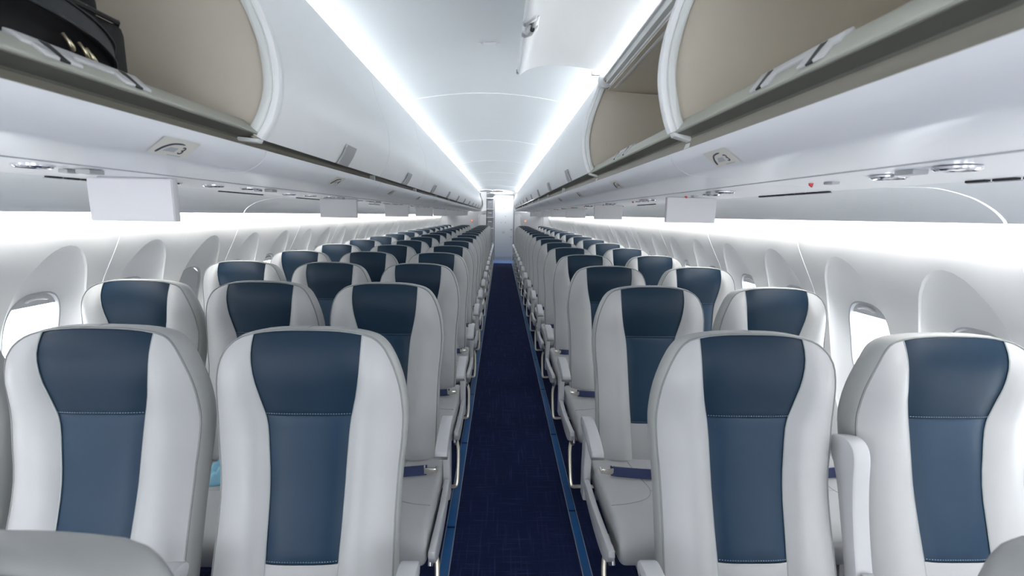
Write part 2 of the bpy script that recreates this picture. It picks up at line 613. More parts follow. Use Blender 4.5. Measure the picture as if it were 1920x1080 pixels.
# ------------------------------------------------------------------ overhead bins
DOOR = {'R': [(.400, .197), (.386, .23), (.371, .29), (.367, .34), (.373, .40), (.388, .46), (.412, .53), (.440, .605)],
        'L': [(-.556, .163), (-.532, .20), (-.513, .25), (-.507, .30), (-.514, .37), (-.533, .43), (-.560, .50), (-.586, .620)]}
OPEN = {'R': [(.065, .625), (.111, .653), (.181, .670), (.275, .672), (.37, .664), (.450, .652)],
        'L': [(-.205, .625), (-.25, .653), (-.32, .670), (-.415, .672), (-.51, .664), (-.595, .652)]}
BOT = {'R': [(.405, .150), (.411, .134), (.423, .121), (.445, .108), (.47, .101), (.565, .097), (.683, .096)],
       'L': [(-.551, .139), (-.558, .123), (-.570, .110), (-.591, .097), (-.618, .089), (-.72, .085), (-.832, .084)]}
CHAN = {'R': [(.408, .152), (.438, .156), (.442, .184), (.440, .188), (.410, .194)],
        'L': [(-.554, .141), (-.596, .145), (-.602, .163), (-.600, .167), (-.562, .173)]}
RAIL = {'R': [(.410, .1955), (.4065, .1985), (.409, .202), (.428, .229), (.434, .232), (.442, .228), (.446, .208), (.444, .1965)],
        'L': [(-.562, .1745), (-.558, .1775), (-.561, .181), (-.586, .202), (-.593, .205), (-.602, .200), (-.606, .186), (-.604, .176)]}
INNER = {'R': [(.444, .206), (.90, .235), (.945, .27), (.945, .46), (.88, .535), (.47, .556)],
         'L': [(-.604, .184), (-1.10, .21), (-1.15, .25), (-1.15, .46), (-1.08, .54), (-.615, .570)]}
ROOF = {'R': [(.444, .604), (.458, .604), (.475, .575), (.53, .566), (.95, .562)],
        'L': [(-.590, .619), (-.604, .617), (-.622, .588), (-.68, .579), (-1.15, .575)]}
JOIN, MODL = 1.12, 1.03
MODS = list(range(-3, 12))
openb = {('R', -1), ('R', 0), ('L', -1), ('L', 11), ('R', -2), ('L', -2)}


def frame_trim(sd, y, parent):
    """pale curved end frame between two bins with its little foot at the rail"""
    d = smooth_path(DOOR[sd], 5)
    s = 1 if sd == 'R' else -1
    P = [Vector(p) for p in d]
    inn, mid, out = [], [], []
    for i, p in enumerate(P):
        t = (P[min(i+1, len(P)-1)]-P[max(i-1, 0)]).normalized()
        nrm = Vector((t.y, -t.x))*s
        if nrm.x*s < 0:
            nrm = -nrm
        inn.append(p+nrm*.030)
        mid.append(p+nrm*.012)
        out.append(p-nrm*.003)
    m = MB()
    m.prism([(p.x, p.y+E) for p in out]+[(p.x, p.y+E) for p in mid[::-1]], y-.014, y+.012, 'y', .003)
    o = m.build('end_frame', M['white'], parent, 40)
    m = MB()
    m.prism([(p.x, p.y+E) for p in mid]+[(p.x, p.y+E) for p in inn[::-1]], y-.022, y+.006, 'y', .003)
    b = DOOR[sd][0]
    q = CHAN[sd]
    m.prism([(b[0], b[1]+E), (b[0]+s*.004, b[1]+E-.009), (q[2][0], q[2][1]+E-.006), (q[1][0]-s*.004, q[1][1]+E), (q[1][0]+s*.008, q[1][1]+E), (q[2][0]+s*.010, q[2][1]+E+.004)],
            y-.024, y+.004, 'y', .0015)
    m.build('end_frame_inner', M['trimgrey'], o, 40)


def latch_plate(sd, y, parent):
    """closed-door latch: grey paddle set into the lower door edge"""
    s = 1 if sd == 'R' else -1
    d = smooth_path(DOOR[sd], 6)
    pts = [p for p in d if p[1]-DOOR[sd][0][1] < .068]
    prof = [(x-s*.004, z+E) for x, z in pts]
    m = MB()
    m.ribbon(prof, y-.048, y+.048, .006*s)
    l = m.build('latch', M['plastic_dk'], parent, 30)
    l['label'] = 'grey latch paddle'
    m = MB()
    pp = [(x-s*.0055, z+E) for x, z in pts[:3]]
    m.ribbon(pp, y-.022, y+.016, .002*s)
    m.build('latch_hole', M['dark'], l, 0)
    m = MB()
    pp = [(x-s*.006, z+E) for x, z in pts[len(pts)-2:]]
    m.ribbon(pp, y-.049, y+.049, .004*s)
    m.build('latch_edge', M['plastic'], l, 0)


def striker(sd, y, parent, L=.19):
    """bracket with two hooks sitting on the rail of an open bin"""
    s = 1 if sd == 'R' else -1
    r = RAIL[sd]
    a = Vector(r[2])
    b = Vector(r[4])
    dv = (b-a)
    nrm = Vector((-abs(dv.y)*s, abs(dv.x))).normalized()

    def q(t, h):
        p = a+dv*t+nrm*h
        return (p.x, p.y+E)
    m = MB()
    m.prism([q(.62, .0005), q(.62, .005), q(1.02, .006), q(1.25, .002), q(1.2, -.003)], y-L/2, y+L/2, 'y', .001)
    for c in (-.30, .34):
        for e in (-.016, .016):
            yc = y+c*L+e
            m.prism([q(.12, .0005), q(.16, .0045), q(.7, .0055), q(.7, .0005)], yc-.010, yc+.010, 'y', .001)
    o = m.build('latch_striker', M['plastic'], parent, 35)
    for c in (-.30, .34):
        yc = y+c*L
        MB().prism([q(.10, .0008), q(.12, .0036), q(.95, .0066), q(.95, .001)], yc-.0068, yc+.0068, 'y').build('striker_slot', M['dark'], o, 0)


def door_mesh(prof, s, y0, y1):
    return MB().ribbon([(x, z+E) for x, z in smooth_path(prof, 5)], y0, y1, .018)


num = 3
for sd, side in (('R', 1), ('L', -1)):
    s = side
    for j in MODS:
        y0, y1 = JOIN+MODL*j, JOIN+MODL*(j+1)
        y1 = min(y1, YF-.02)
        isopen = (sd, j) in openb
        t = empty('overhead_bin', (0, 0, 0))
        vis = j+2
        side_n = 'right' if s > 0 else 'left'
        if j <= -2:
            lab = 'white overhead bin on the %s, %s from the front, behind the view' % (side_n, 'first' if j == -3 else 'second')
        elif (sd, j) == ('L', -1):
            lab = 'open overhead bin on the left holding the black suitcase'
        elif (sd, j) == ('R', -1):
            lab = 'nearest open overhead bin on the right, empty with beige lining'
        elif (sd, j) == ('R', 0):
            lab = 'open overhead bin on the right with its door raised to the ceiling'
        elif (sd, j) == ('L', 11):
            lab = 'open overhead bin at the far end of the left row'
        else:
            lab = 'closed white overhead bin, %s closed one along the %s row' % (ordinal(j if s > 0 else j+1), side_n)
        tag(t, lab, 'overhead bin', '%s overhead bins' % side_n)
        # bottom moulding and grey channel
        bp = [(x, z+E) for x, z in smooth_path(BOT[sd], 4)]
        b = MB().ribbon(bp, y0+.0018, y1-.0018, .008*s).build('bottom_panel', M['white_gloss'], t, 50)
        MB().ribbon([(x+s*.002, z+.002) for x, z in bp], y0-.0018, y0+.0018, .006*s).build('bottom_joint', M['line'], b, 0)
        ch = [(x, z+E) for x, z in CHAN[sd]]
        MB().ribbon(ch[:3], y0, y1, -.004*s).build('channel', M['taupe'], t, 30)
        MB().ribbon(ch[2:], y0, y1, -.003*s).build('channel_lip_shaded', M['rail_shade'], t, 30)  # channel lip coloured dark to stand for shade under the rail
        rf = [(x, z+E) for x, z in ROOF[sd]]
        MB().ribbon(rf, y0, y1, -.006*s).build('roof_panel', M['white'], t, 30)
        if isopen:
            MB().prism([(x, z+E) for x, z in RAIL[sd]], y0+.016, y1-.018, 'y', .002).build('shelf_rail', M['rail'], t, 40)
            inn = [(x, z+E) for x, z in smooth_path(INNER[sd], 3)]
            MB().ribbon(inn, y0, y1, -.006*s).build('lining', M['beige'], t, 30)
            ends = [(x, z+E) for x, z in INNER[sd]]+[(x+s*.012, z+E) for x, z in smooth_path(DOOR[sd], 3)[::-1]]
            MB().prism(ends, y1-.012, y1-.002, 'y').build('end_panel', M['beige'], t, 0)
            MB().prism(ends, y0+.002, y0+.010, 'y').build('end_panel', M['beige'], t, 0)
            frame_trim(sd, y1-.004, t)
            dm = MB().ribbon([(x, z+E) for x, z in smooth_path(OPEN[sd], 6)], y0+.012, y1-.012, -.016*s)
            dr = dm.build('bin_door', M['white'], t, 40)
            tip = OPEN[sd][0]
            ym = (y0+y1)/2
            # latch hardware on the inner face near the free edge
            m = MB()
            tx, tz = tip[0], tip[1]+E
            m.prism([(tx+s*.002, tz-.003), (tx+s*.052, tz+.026), (tx+s*.056, tz+.008), (tx+s*.036, tz-.012), (tx+s*.010, tz-.020), (tx-s*.003, tz-.014)], ym+.022, ym+.058, 'y', .004)
            m.prism([(tx+s*.002, tz-.003), (tx+s*.046, tz+.024), (tx+s*.044, tz+.004), (tx+s*.006, tz-.018), (tx-s*.003, tz-.012)], ym-.062, ym-.030, 'y', .004)
            m.prism([(tx+s*.030, tz+.010), (tx+s*.056, tz+.026), (tx+s*.054, tz+.012), (tx+s*.034, tz-.002)], ym-.05, ym+.05, 'y', .003)
            lt = m.build('door_latch', M['plastic'], dr, 40)
            MB().prism([(tx+s*.004, tz-.002), (tx+s*.034, tz+.014), (tx+s*.030, tz-.002), (tx+s*.010, tz-.010)], ym-.031, ym+.023, 'y').build('latch_recess', M['dark'], lt, 0)
            MB().tube(smooth_path([(tx+s*.022, ym-.018, tz-.004), (tx+s*.018, ym-.004, tz-.022), (tx+s*.014, ym+.012, tz-.020), (tx+s*.016, ym+.018, tz-.006)], 4), .0055, 8).build('latch_hook', M['plastic'], lt, 40)
            MB().disc((tx+s*.034, ym+.019, tz-.004), .008, .004, 'y', 10).build('latch_pivot', M['dark'], lt, 0)
            MB().box(tip[0]-.004, tip[0]+.006, y1-.03, y1-.012, tip[1]+E-.008, tip[1]+E+.006, .001).build('door_bumper', M['plastic_dk'], dr, 0)
            # hinge bar and arms at the top of the opening
            hx = .452 if s > 0 else -.602
            hz = .600 if s > 0 else .612
            MB().box(min(hx, hx+s*.034), max(hx, hx+s*.034), y0+.02, y1-.06, E+hz-.026, E+hz-.004, .003).build('hinge_rail', M['trimgrey'], t, 30)
            MB().box(min(hx+s*.034, hx+s*.048), max(hx+s*.034, hx+s*.048), y0+.02, y1-.06, E+hz-.046, E+hz-.018, .003).build('hinge_rail', M['white'], t, 30)
            for yy in (y1-.045, y0+.07):
                m = MB()
                m.disc((hx+s*.004, yy, E+hz-.006), .034, .024, 'y', 18, [(.026, -.002), (.034, 0), (.034, .022), (.026, .024)])
                m.prism([(hx+s*.01, E+hz-.03), (hx+s*.115, E+hz-.030), (hx+s*.118, E+hz-.012), (hx+s*.02, E+hz+.010)], yy-.004, yy+.018, 'y', .004)
                m.box(min(hx-s*.06, hx), max(hx-s*.06, hx), yy+.002, yy+.020, E+hz+.012, E+hz+.030, .004)
                hg = m.build('hinge_arm', M['plastic'], t, 40)
                for q in (.052, .10):
                    MB().disc((hx+s*q, yy-.006, E+hz-.022), .0042, .003, 'y', 8).build('screw', M['dark'], hg, 0)
                MB().disc((hx+s*.002, yy-.004, E+hz-.006), .012, .004, 'y', 12).build('hinge_cap', M['chrome'], hg, 30)
            striker(sd, (.697 if j == -1 else (y0+y1)/2), t)
        else:
            dm = door_mesh(DOOR[sd], s, y0+.0018, y1-.0018) if s < 0 else MB().ribbon([(x, z+E) for x, z in smooth_path(DOOR[sd], 5)], y0+.0018, y1-.0018, -.018)
            dr = dm.build('bin_door', M['white'], t, 40)
            MB().ribbon([(x, z+E) for x, z in INNER[sd]], y0, y1, -.006*s).build('bin_shell', M['white'], t, 30)
            latch_plate(sd, (y0+y1)/2, dr)
            m = MB()
            m.box(min(DOOR[sd][0][0]+s*.02, CHAN[sd][1][0]), max(DOOR[sd][0][0]+s*.02, CHAN[sd][1][0]), y1-.016, y1+.002, E+CHAN[sd][1][1]-.002, E+CHAN[sd][2][1]+.004)
            m.build('channel_bracket', M['trimgrey'], t, 0)

# row number stickers on the bin bottoms
def sticker(sd, y, n):
    s = 1 if sd == 'R' else -1
    j = int(math.floor((y-JOIN)/MODL))
    host = [o for o in C.objects if o.name.startswith('overhead_bin')]
    idx = (0 if sd == 'R' else len(MODS))+MODS.index(j)
    b = host_bins[idx]
    # place on the curved moulding between two of its points
    a = Vector((BOT[sd][1][0], BOT[sd][1][1]))
    c = Vector((BOT[sd][3][0], BOT[sd][3][1]))
    up = (a-c).normalized()
    mid = (a+c)/2
    nrm = Vector((up.y, -up.x))
    if nrm.y > 0:
        nrm = -nrm
    mid = mid+nrm*.0052
    # local frame: X along the cabin (reads from the aisle), Y up the moulding
    Xa = Vector((0, s*1.0, 0))*-1 if False else Vector((0, 1 if s < 0 else -1, 0))
    Ya = Vector((up.x, 0, up.y))
    Za = Xa.cross(Ya)
    mw = Matrix((Xa, Ya, Za)).transposed().to_4x4()
    mw.translation = Vector((mid.x, y, mid.y+E))
    o = MB().add([(-.046, -.021, 0), (.046, -.021, 0), (.046, .021, 0), (-.046, .021, 0)], [(0, 1, 2, 3)])
    vs = [mw @ Vector(v) for v in o.v]
    m = MB().add(vs, o.f)
    st = m.build('row_sticker', M['decal'], b, 0)
    if y < 4:
        me = text_mesh(str(n), .026, M['ink'], 'row_number')
        me.transform(Matrix.Translation((.020, -.004, .0008)))
        me.transform(mw)
        link_mesh('row_number', me, st)
        arc = [(-.034, -.015, .001), (-.028, -.002, .001), (-.016, .008, .001), (.0, .012, .001), (.012, .012, .001)]
        MB().tube([mw @ Vector(p) for p in smooth_path(arc, 4)], [.0008]+[.0016]*13+[.0012]*2+[.0006], 5).build('row_arc', M['ink'], st, 0)
        MB().add([mw @ Vector(p) for p in ((-.004, -.0185, .0008), (.03, -.0185, .0008), (.03, -.0165, .0008), (-.004, -.0165, .0008))], [(0, 1, 2, 3)]).build('row_line', M['line'], st, 0)
        MB().add([mw @ Vector(p) for p in ((-.022, -.010, .0006), (.006, -.010, .0006), (.008, .001, .0006), (-.012, .001, .0006))], [(0, 1, 2, 3)]).build('row_icon', M['line'], st, 0)


host_bins = [o for o in C.objects if o.name.split('.')[0] == 'overhead_bin' and o.parent is None]
host_bins.sort(key=lambda o: o.name)
for sd in ('L', 'R'):
    for k in range(14):
        sticker(sd, .84+.8*k+(.06 if sd == 'R' else 0), 3+k)

# ceiling cove lights, lying on the bin roofs behind the front lip
for sd, x0, x1, z in (('L', -.80, -.775, .580), ('R', .625, .65, .567)):
    o = MB().box(x0, x1, YN+.1, YF-.4, E+z, E+z+.034).build('ceiling_wash_light', M['led'], None, 0)
    tag(o, 'white light strip in the ceiling cove above the %s bins' % ('left' if sd == 'L' else 'right'), 'light strip')

# ------------------------------------------------------------------ passenger service panels under the bins
PSU = {'R': (.692, 1.020, .0955, .0895), 'L': (-.842, -1.290, .0835, .0875)}
for sd, side in (('R', 1), ('L', -1)):
    xa, xb, za, zb = PSU[sd]
    side_n = 'right' if side > 0 else 'left'
    n = 0
    t_slot = MB().box(-.006, .006, -.021, .021, -.004, .001).mesh('vent_slot', M['dark'], 0)
    t_slat = MB().box(-.0035, .0035, -.024, .024, -.0055, -.0035).mesh('vent_lip', M['line'], 0)
    ys0 = .42+(.06 if sd == 'R' else 0)
    tag(MB().ribbon([(xa, za+E), (xb, zb+E)], YN, ys0-.002, .008*(1 if side > 0 else -1)).build('trim_%d' % tn, M['white_gloss'], None, 0), kind='structure')
    tn += 1
    for k in range(0, 16):
        y0 = .42+.8*k+(.06 if sd == 'R' else 0)
        y1 = y0+.8
        if y1 > YF:
            continue
        n += 1
        t = empty('service_panel', (0, (y0+y1)/2, E))
        tag(t, 'white service panel with reading lights over the %s seats, %s from the camera' % (side_n, ordinal(n)), 'service panel', '%s service panels' % side_n)
        yc = (y0+y1)/2
        MB().ribbon([(xa, za), (xb, zb)], -.3985, .3985, .008*(1 if side > 0 else -1)).build('panel', M['white_gloss'], t, 0)
        MB().box(min(xa-side*.010, xa+side*.0005), max(xa-side*.010, xa+side*.0005), -.4, .4, za-.001, za+.008).build('joint_strip', M['line'], t, 0)
        nl = 2 if side > 0 else 3
        for q in range(nl):
            lx = xa+(xb-xa)*(.23+.09*q)
            ly = (.15, .0, -.15)[q] if side < 0 else (-.11, .06)[q]
            lz = za+(zb-za)*.4-.0005
            l = MB().disc((lx, ly, lz), .03, 0, 'z', 20, [(.033, 0), (.033, -.004), (.029, -.007), (.023, -.003), (.012, .000)]).build('reading_light', M['reflector'], t, 40)
            MB().disc((lx, ly, lz-.0045), .014, .003, 'z', 14).build('lens', M['lens'], l, 30)
        MB().box(min(xa+side*.05, xa+side*.08), max(xa+side*.05, xa+side*.08), .215 if side < 0 else -.055, .255 if side < 0 else -.015, za-.010, za, .002).build('call_sign', M['plastic_dk'], t, 0)
        MB().box(min(xa+side*.11, xa+side*.13), max(xa+side*.11, xa+side*.13), .23, .26, za-.008, za, .002).build('call_button', M['plastic_dk'], t, 0)
        if side > 0:
            MB().prism([(xa+.10, za), (xa+.112, za), (xa+.109, za-.012), (xa+.102, za-.007)], .298, .302, 'y').build('red_tag', M['red'], t, 0)
        for q in range(7):
            ys = -.30+.056*q+.05
            sl = link_mesh('vent_slot', t_slot, t, (xb-side*.008, ys, zb-.0005))
            link_mesh('vent_lip', t_slat, sl, (side*.004, 0, 0))

# fold-down screens hanging under the service panels
for sd, x0, x1, z0, z1, ys in (('L', -1.118, -.892, -.034, .082, 1.29), ('R', .748, .974, -.021, .092, 2.07)):
    k = 0
    while ys+1.6*k < 13.2:
        t = empty('fold_down_screen', ((x0+x1)/2, ys+1.6*k, E+(z0+z1)/2))
        side_n = 'left' if sd == 'L' else 'right'
        tag(t, 'white blank fold-down screen over the %s seats, %s from the camera' % (side_n, ordinal(k+1)), 'screen', 'screens over the %s seats' % side_n)
        hw, hh = (x1-x0)/2, (z1-z0)/2
        MB().box(-hw, hw, -.004, .018, -hh, hh, .003).build('screen_housing', M['screen'], t, 40)
        MB().box(-hw+.002, hw-.002, -.0065, -.0042, -hh+.002, hh-.003, .001).build('screen_face', M['screen'], t, 40)
        MB().tube([(-hw*.8, .008, hh-.001), (hw*.8, .008, hh-.001)], .006, 8).build('hinge', M['plastic'], t, 40)
        k += 1

# ------------------------------------------------------------------ seats
REC = math.radians(8.0)
SZ = 1.157                                  # height of the top of the centre panel
side_w = hermite([.015, .022, .032, .045, .06, .09, .13, .20, .30, .37, .45, .55, .63, .76], [.165, .1775, .1895, .2005, .2095, .222, .2325, .2405, .238, .231, .2275, .2275, .228, .226])
pan_w = hermite([.0, .06, .12, .18, .225, .32, .43, .52, .61, .76], [.139, .1395, .134, .122, .111, .102, .097, .095, .092, .088])
prof_c = hermite([-.01, .06, .12, .18, .23, .31, .41, .50, .60, .70, .76], [.0, .012, .008, -.006, -.015, -.014, -.008, .008, .028, .045, .052])
NIN, NOUT = 10, 8


def sloc(x, s, d):
    """seat-back coordinates (across, down the back, forward) -> seat frame"""
    return (x, -s*math.sin(REC)-d*math.cos(REC), SZ-s*math.cos(REC)+d*math.sin(REC))


def bs(i_s, u_signed):
    """point on the front of the back: u in [-1,1] with |u|<.5 on the centre panel"""
    s0 = i_s
    W_ = side_w(max(s0, .015))
    fade = max(0.0, 1-(s0-.015)/.16)
    a = abs(u_signed)
    if a <= .5:
        pwv = pan_w(max(0, s0-.010*fade))
        x = pwv*a/.5
        t = None
    else:
        pwv = pan_w(max(0, s0-.010*fade))
        t = (a-.5)/.5
        x = pwv+(W_-pwv)*t
    s = s0-.019*fade*(1-(x/W_)**3.2)
    d = prof_c(s)
    if t is None:
        d += -.005+.007*(1-(a/.5)**4)
    else:
        k = min(1.0, max(0.0, (s0-.015)/.13))
        k = k*k*(3-2*k)
        d += -.005+(.026*k)*math.sin(math.pi*min(1, t**.85))**.8*(1-.25*t)-(.014*k)*t**4
    if s0 < .10:
        d -= .008*((.10-s0)/.085)**2
    return (math.copysign(x, u_signed), s, d)


S_ROWS = [.015, .018, .022, .027, .033, .041, .05, .07, .09, .115, .14, .17, .20, .214, .222, .23, .25, .28, .32, .36, .40, .44, .48, .52, .55, .578, .588, .61, .66, .70, .735]
US = [-1+.5*k/NOUT for k in range(NOUT)]+[-.5+k/NIN for k in range(NIN)]+[.5+.5*k/NOUT for k in range(NOUT+1)]
GR = [[bs(s, u) for u in US] for s in S_ROWS]
nU = len(US)
i_split = S_ROWS.index(.222)
i_bot = S_ROWS.index(.588)


def grid(r0, r1, c0, c1, off=0.0, groove=None):
    vs = []
    for i in range(r0, r1+1):
        for c in range(c0, c1+1):
            x, s, d = GR[i][c]
            g = 0
            if groove and (i in (r0, r1) or c in (c0, c1)):
                g = groove
            vs.append(sloc(x, s, d+off-g))
    n = c1-c0+1
    fs = [((i)*n+c, i*n+c+1, (i+1)*n+c+1, (i+1)*n+c) for i in range(r1-r0) for c in range(n-1)]
    return vs, fs


def back_parts(stitch):
    P = {}
    m = MB()
    m.add(*grid(0, len(S_ROWS)-1, 0, NOUT))
    m.add(*grid(0, len(S_ROWS)-1, NOUT+NIN, nU-1))
    m.add(*grid(i_bot, len(S_ROWS)-1, NOUT, NOUT+NIN))
    P['backrest'] = m.mesh('backrest', M['leather'], 40, fixn=False)
    # outline of the front face: up the left side, over the top, down the right side
    out = [GR[i][0] for i in range(len(S_ROWS)-1, 0, -1)]+[GR[0][c] for c in range(nU)]+[GR[i][nU-1] for i in range(1, len(S_ROWS))]
    n = len(out)
    nr = []
    for i in range(n):
        a, b = out[max(0, i-1)], out[min(n-1, i+1)]
        dx, ds = b[0]-a[0], b[1]-a[1]
        l = math.hypot(dx, ds)
        nr.append((ds/l, -dx/l))
    vs = []
    for o, dep in ((.0, 0), (.003, .004), (.006, .018), (.006, .040), (.003, .062), (-.006, .078), (-.03, .086)):
        for i in range(n):
            x, s, d = out[i]
            vs.append(sloc(x+nr[i][0]*o, s+nr[i][1]*o, d-dep-.25*dep*(0 if s < .5 else (s-.5))))
    fs = [(r*n+i, r*n+i+1, (r+1)*n+i+1, (r+1)*n+i) for r in range(6) for i in range(n-1)]
    # back shell: join left and right of the last ring
    half = n//2
    b0 = 6*n
    for i in range(half-1):
        fs.append((b0+i, b0+i+1, b0+n-2-i, b0+n-1-i))
    P['side_gusset'] = MB().add(vs, fs).mesh('side_gusset', M['gusset'], 50)
    P['piping'] = MB().tube([sloc(x, s, d+.0005) for x, s, d in out], .0026, 6).mesh('piping', M['piping'], 60)
    P['headrest_panel'] = MB().add(*grid(0, i_split, NOUT, NOUT+NIN, .0, .003)).mesh('headrest_panel', M['navy'], 40, fixn=False)
    P['back_panel'] = MB().add(*grid(i_split, i_bot, NOUT, NOUT+NIN, .0, .003)).mesh('back_panel', M['navy_low'], 40, fixn=False)
    m = MB()
    for c in (NOUT, NOUT+NIN):
        m.tube([sloc(GR[i][c][0], GR[i][c][1], GR[i][c][2]-.0005) for i in range(0, len(S_ROWS))], .0019, 5)
    P['panel_piping'] = m.mesh('panel_piping', M['navy_piping'], 60)
    # top seam of the gusset
    x, s, d = GR[0][nU//2]
    P['top_seam'] = MB().tube([sloc(x, s-o, d-dp) for o, dp in ((.002, .004), (.0058, .018), (.0058, .04), (.003, .060))], .0012, 5).mesh('top_seam', M['piping'], 60)
    m = MB()
    for i, off in ((i_split, -.007), (i_bot, -.007)):
        a, b = GR[i][NOUT][0], GR[i][NOUT+NIN][0]
        k = int((b-a)/.0065)
        for q in range(1, k):
            x = a+(b-a)*q/k
            u = .5*x/max(abs(a), 1e-6)
            p = bs(S_ROWS[i]+off, u)
            c = sloc(p[0], p[1], p[2]+.0004)
            m.box(c[0]-.0017, c[0]+.0017, c[1]-.0008, c[1]+.0008, c[2]-.0006, c[2]+.0006)
    P['stitching'] = m.mesh('stitching', M['stitch'], 0)
    return P


BP = back_parts(True)


def cushion_meshes():
    # side profile (y, z) of the cushion, closed
    prof = smooth_path([(-.10, .437), (-.25, .434), (-.42, .441), (-.54, .446), (-.605, .437), (-.642, .412), (-.652, .375), (-.640, .345), (-.60, .336)], 4)
    prof += smooth_path([(-.56, .335), (-.35, .34), (-.13, .345), (-.10, .352)], 2)
    cy = sum(p[0] for p in prof)/len(prof)
    cz = sum(p[1] for p in prof)/len(prof)
    Wc, r = .247, .022
    xsn = [-Wc+r*(1-math.cos(a*math.pi/10)) for a in range(6)]+[-.16, -.08, 0, .08, .16]+[Wc-r*(1-math.cos(a*math.pi/10)) for a in range(5, -1, -1)]
    vs = []
    n = len(prof)
    for x in xsn:
        e = max(0.0, (abs(x)-(Wc-r))/r)
        ins = r*(1-math.sqrt(max(0.0, 1-e*e)))*.85
        for (y, z) in prof:
            dy, dz = y-cy, z-cz
            hy, hz = .276, .055
            vs.append((x, cy+dy*(1-ins/hy), cz+dz*(1-ins/hz)))
    fs = [(i*n+k, i*n+(k+1) % n, (i+1)*n+(k+1) % n, (i+1)*n+k) for i in range(len(xsn)-1) for k in range(n)]
    fs += [tuple(range(n)), tuple((len(xsn)-1)*n+k for k in range(n-1, -1, -1))]
    a = MB().add(vs, fs).mesh('seat_cushion', M['leather'], 50)
    top = hermite([p[0] for p in prof[:33][::-1]], [p[1] for p in prof[:33][::-1]])
    m = MB()
    for s in (-1, 1):
        path = smooth_path([(s*.10, -.17), (s*.085, -.28), (s*.072, -.37), (s*.10, -.428), (s*.17, -.462), (s*.236, -.474)], 5)
        m.tube([(x, y, top(y)+.0002) for x, y in path], .0017, 5)
    m.tube([(x, -.378, top(-.378)+.0002) for x in (-.074, -.03, .03, .074)], .0013, 5)
    b = m.mesh('cushion_seam', M['seam'], 60)
    return a, b


CU, CS = cushion_meshes()


def arm_meshes(w_):
    cap = smooth_path([(-.160, .598), (-.152, .622), (-.172, .640), (-.22, .644), (-.29, .637), (-.35, .622), (-.398, .602)], 4)
    cap += [(-.402, .584), (-.394, .572)]
    cap += smooth_path([(-.37, .571), (-.32, .578), (-.26, .584), (-.215, .584)], 3)
    c = MB().prism(cap, -w_/2, w_/2, 'x', .006, 2).mesh('armrest_cap', M['plastic'], 40)
    tr = MB().prism([(-.404, .588), (-.396, .572), (-.32, .579), (-.322, .584), (-.39, .580)], -w_/2-.0012, w_/2+.0012, 'x', .001).disc((-w_/2-.002, -.19, .615), .006, .002+w_+.002, 'x', 12).mesh('cap_trim', M['frame_metal'], 30)
    p = MB().prism([(-.172, .60), (-.235, .60), (-.238, .54), (-.226, .42), (-.245, .33), (-.235, .30), (-.175, .30), (-.165, .42)], -.015, .015, 'x', .005).mesh('armrest_post', M['plastic'], 40)
    return c, tr, p


AC, AT, AP = arm_meshes(.046)
# raised armrest standing between two backs
up_front = [(-.083, .86), (-.087, .84), (-.092, .78), (-.105, .70), (-.125, .60), (-.15, .52), (-.165, .45)]
upr = smooth_path([(.02, .875), (-.03, .892), (-.062, .882), (-.078, .85), (-.086, .78), (-.10, .70), (-.125, .60), (-.155, .50), (-.165, .42)], 4)+smooth_path([(-.13, .40), (-.10, .52), (-.06, .66), (-.02, .78), (.02, .85)], 3)
UA = MB().prism(upr, -.024, .024, 'x', .008, 2).mesh('raised_armrest', M['plastic'], 40)
UI = MB().prism([(-.138, .575), (-.1465, .5755), (-.170, .475), (-.162, .474)], -.015, .015, 'x', .001).mesh('armrest_inset', M['plastic_dk'], 30)
SC = MB().prism(smooth_path([(-.235, .372), (-.30, .345), (-.45, .330), (-.58, .335), (-.645, .362), (-.672, .398)], 3)+[(-.668, .418)]+smooth_path([(-.60, .412), (-.42, .398), (-.30, .402), (-.24, .400)], 3), -.011, .011, 'x', .004).mesh('side_cover', M['plastic'], 40)
SP = MB().prism([(-.20, .345), (-.20, .30), (-.46, .285), (-.60, .31), (-.64, .345), (-.62, .37), (-.4, .35)], -.005, .005, 'x', .001).mesh('spreader', M['frame_metal'], 30)
BL = MB()
bpath = [(-.215, -.285), (-.18, -.295), (-.06, -.31), (.06, -.305), (.17, -.29), (.215, -.282)]
sp = smooth_path(bpath, 4)
n = len(sp)
BL.add([(x, y-.002*1, .444) for x, y in sp]+[(x, y+.012, .476) for x, y in sp]+[(x, y+.004, .444) for x, y in sp]+[(x, y+.018, .476) for x, y in sp],
       [(i, i+1, n+i+1, n+i) for i in range(n-1)]+[(n+i, n+i+1, 3*n+i+1, 3*n+i) for i in range(n-1)]+[(2*n+i, 3*n+i, 3*n+i+1, 2*n+i+1) for i in range(n-1)]+[(i, 2*n+i, 2*n+i+1, i+1) for i in range(n-1)]+[(0, n, 3*n, 2*n), (n-1, 3*n-1, 4*n-1, 2*n-1)])
BL = BL.mesh('seat_belt', M['belt'], 40)
BB = MB()
for s in (-1, 1):
    BB.prism([(s*.205, .450), (s*.222, .446), (s*.250, .452), (s*.256, .462), (s*.250, .472), (s*.225, .470), (s*.205, .474)], -.286, -.280, 'y', .001)
    BB.tube([(s*.252, -.292, .462), (s*.252, -.262, .462)], .007, 8)
    BB.tube([(s*.205, -.281, .447), (s*.205, -.270, .477)], .0035, 6)
BB = BB.mesh('belt_fitting', M['chrome'], 30)
FR = MB().tube([(-.258, -.22, .315), (.258, -.22, .315)], .02, 10).tube([(-.258, -.50, .305), (.258, -.50, .305)], .02, 10).mesh('seat_frame', M['frame_metal'], 40)
LG = MB().tube(smooth_path([(0, -.50, .305), (0, -.515, .22), (0, -.53, .10), (0, -.535, .012)], 4), .014, 8).mesh('leg', M['frame_metal'], 40)
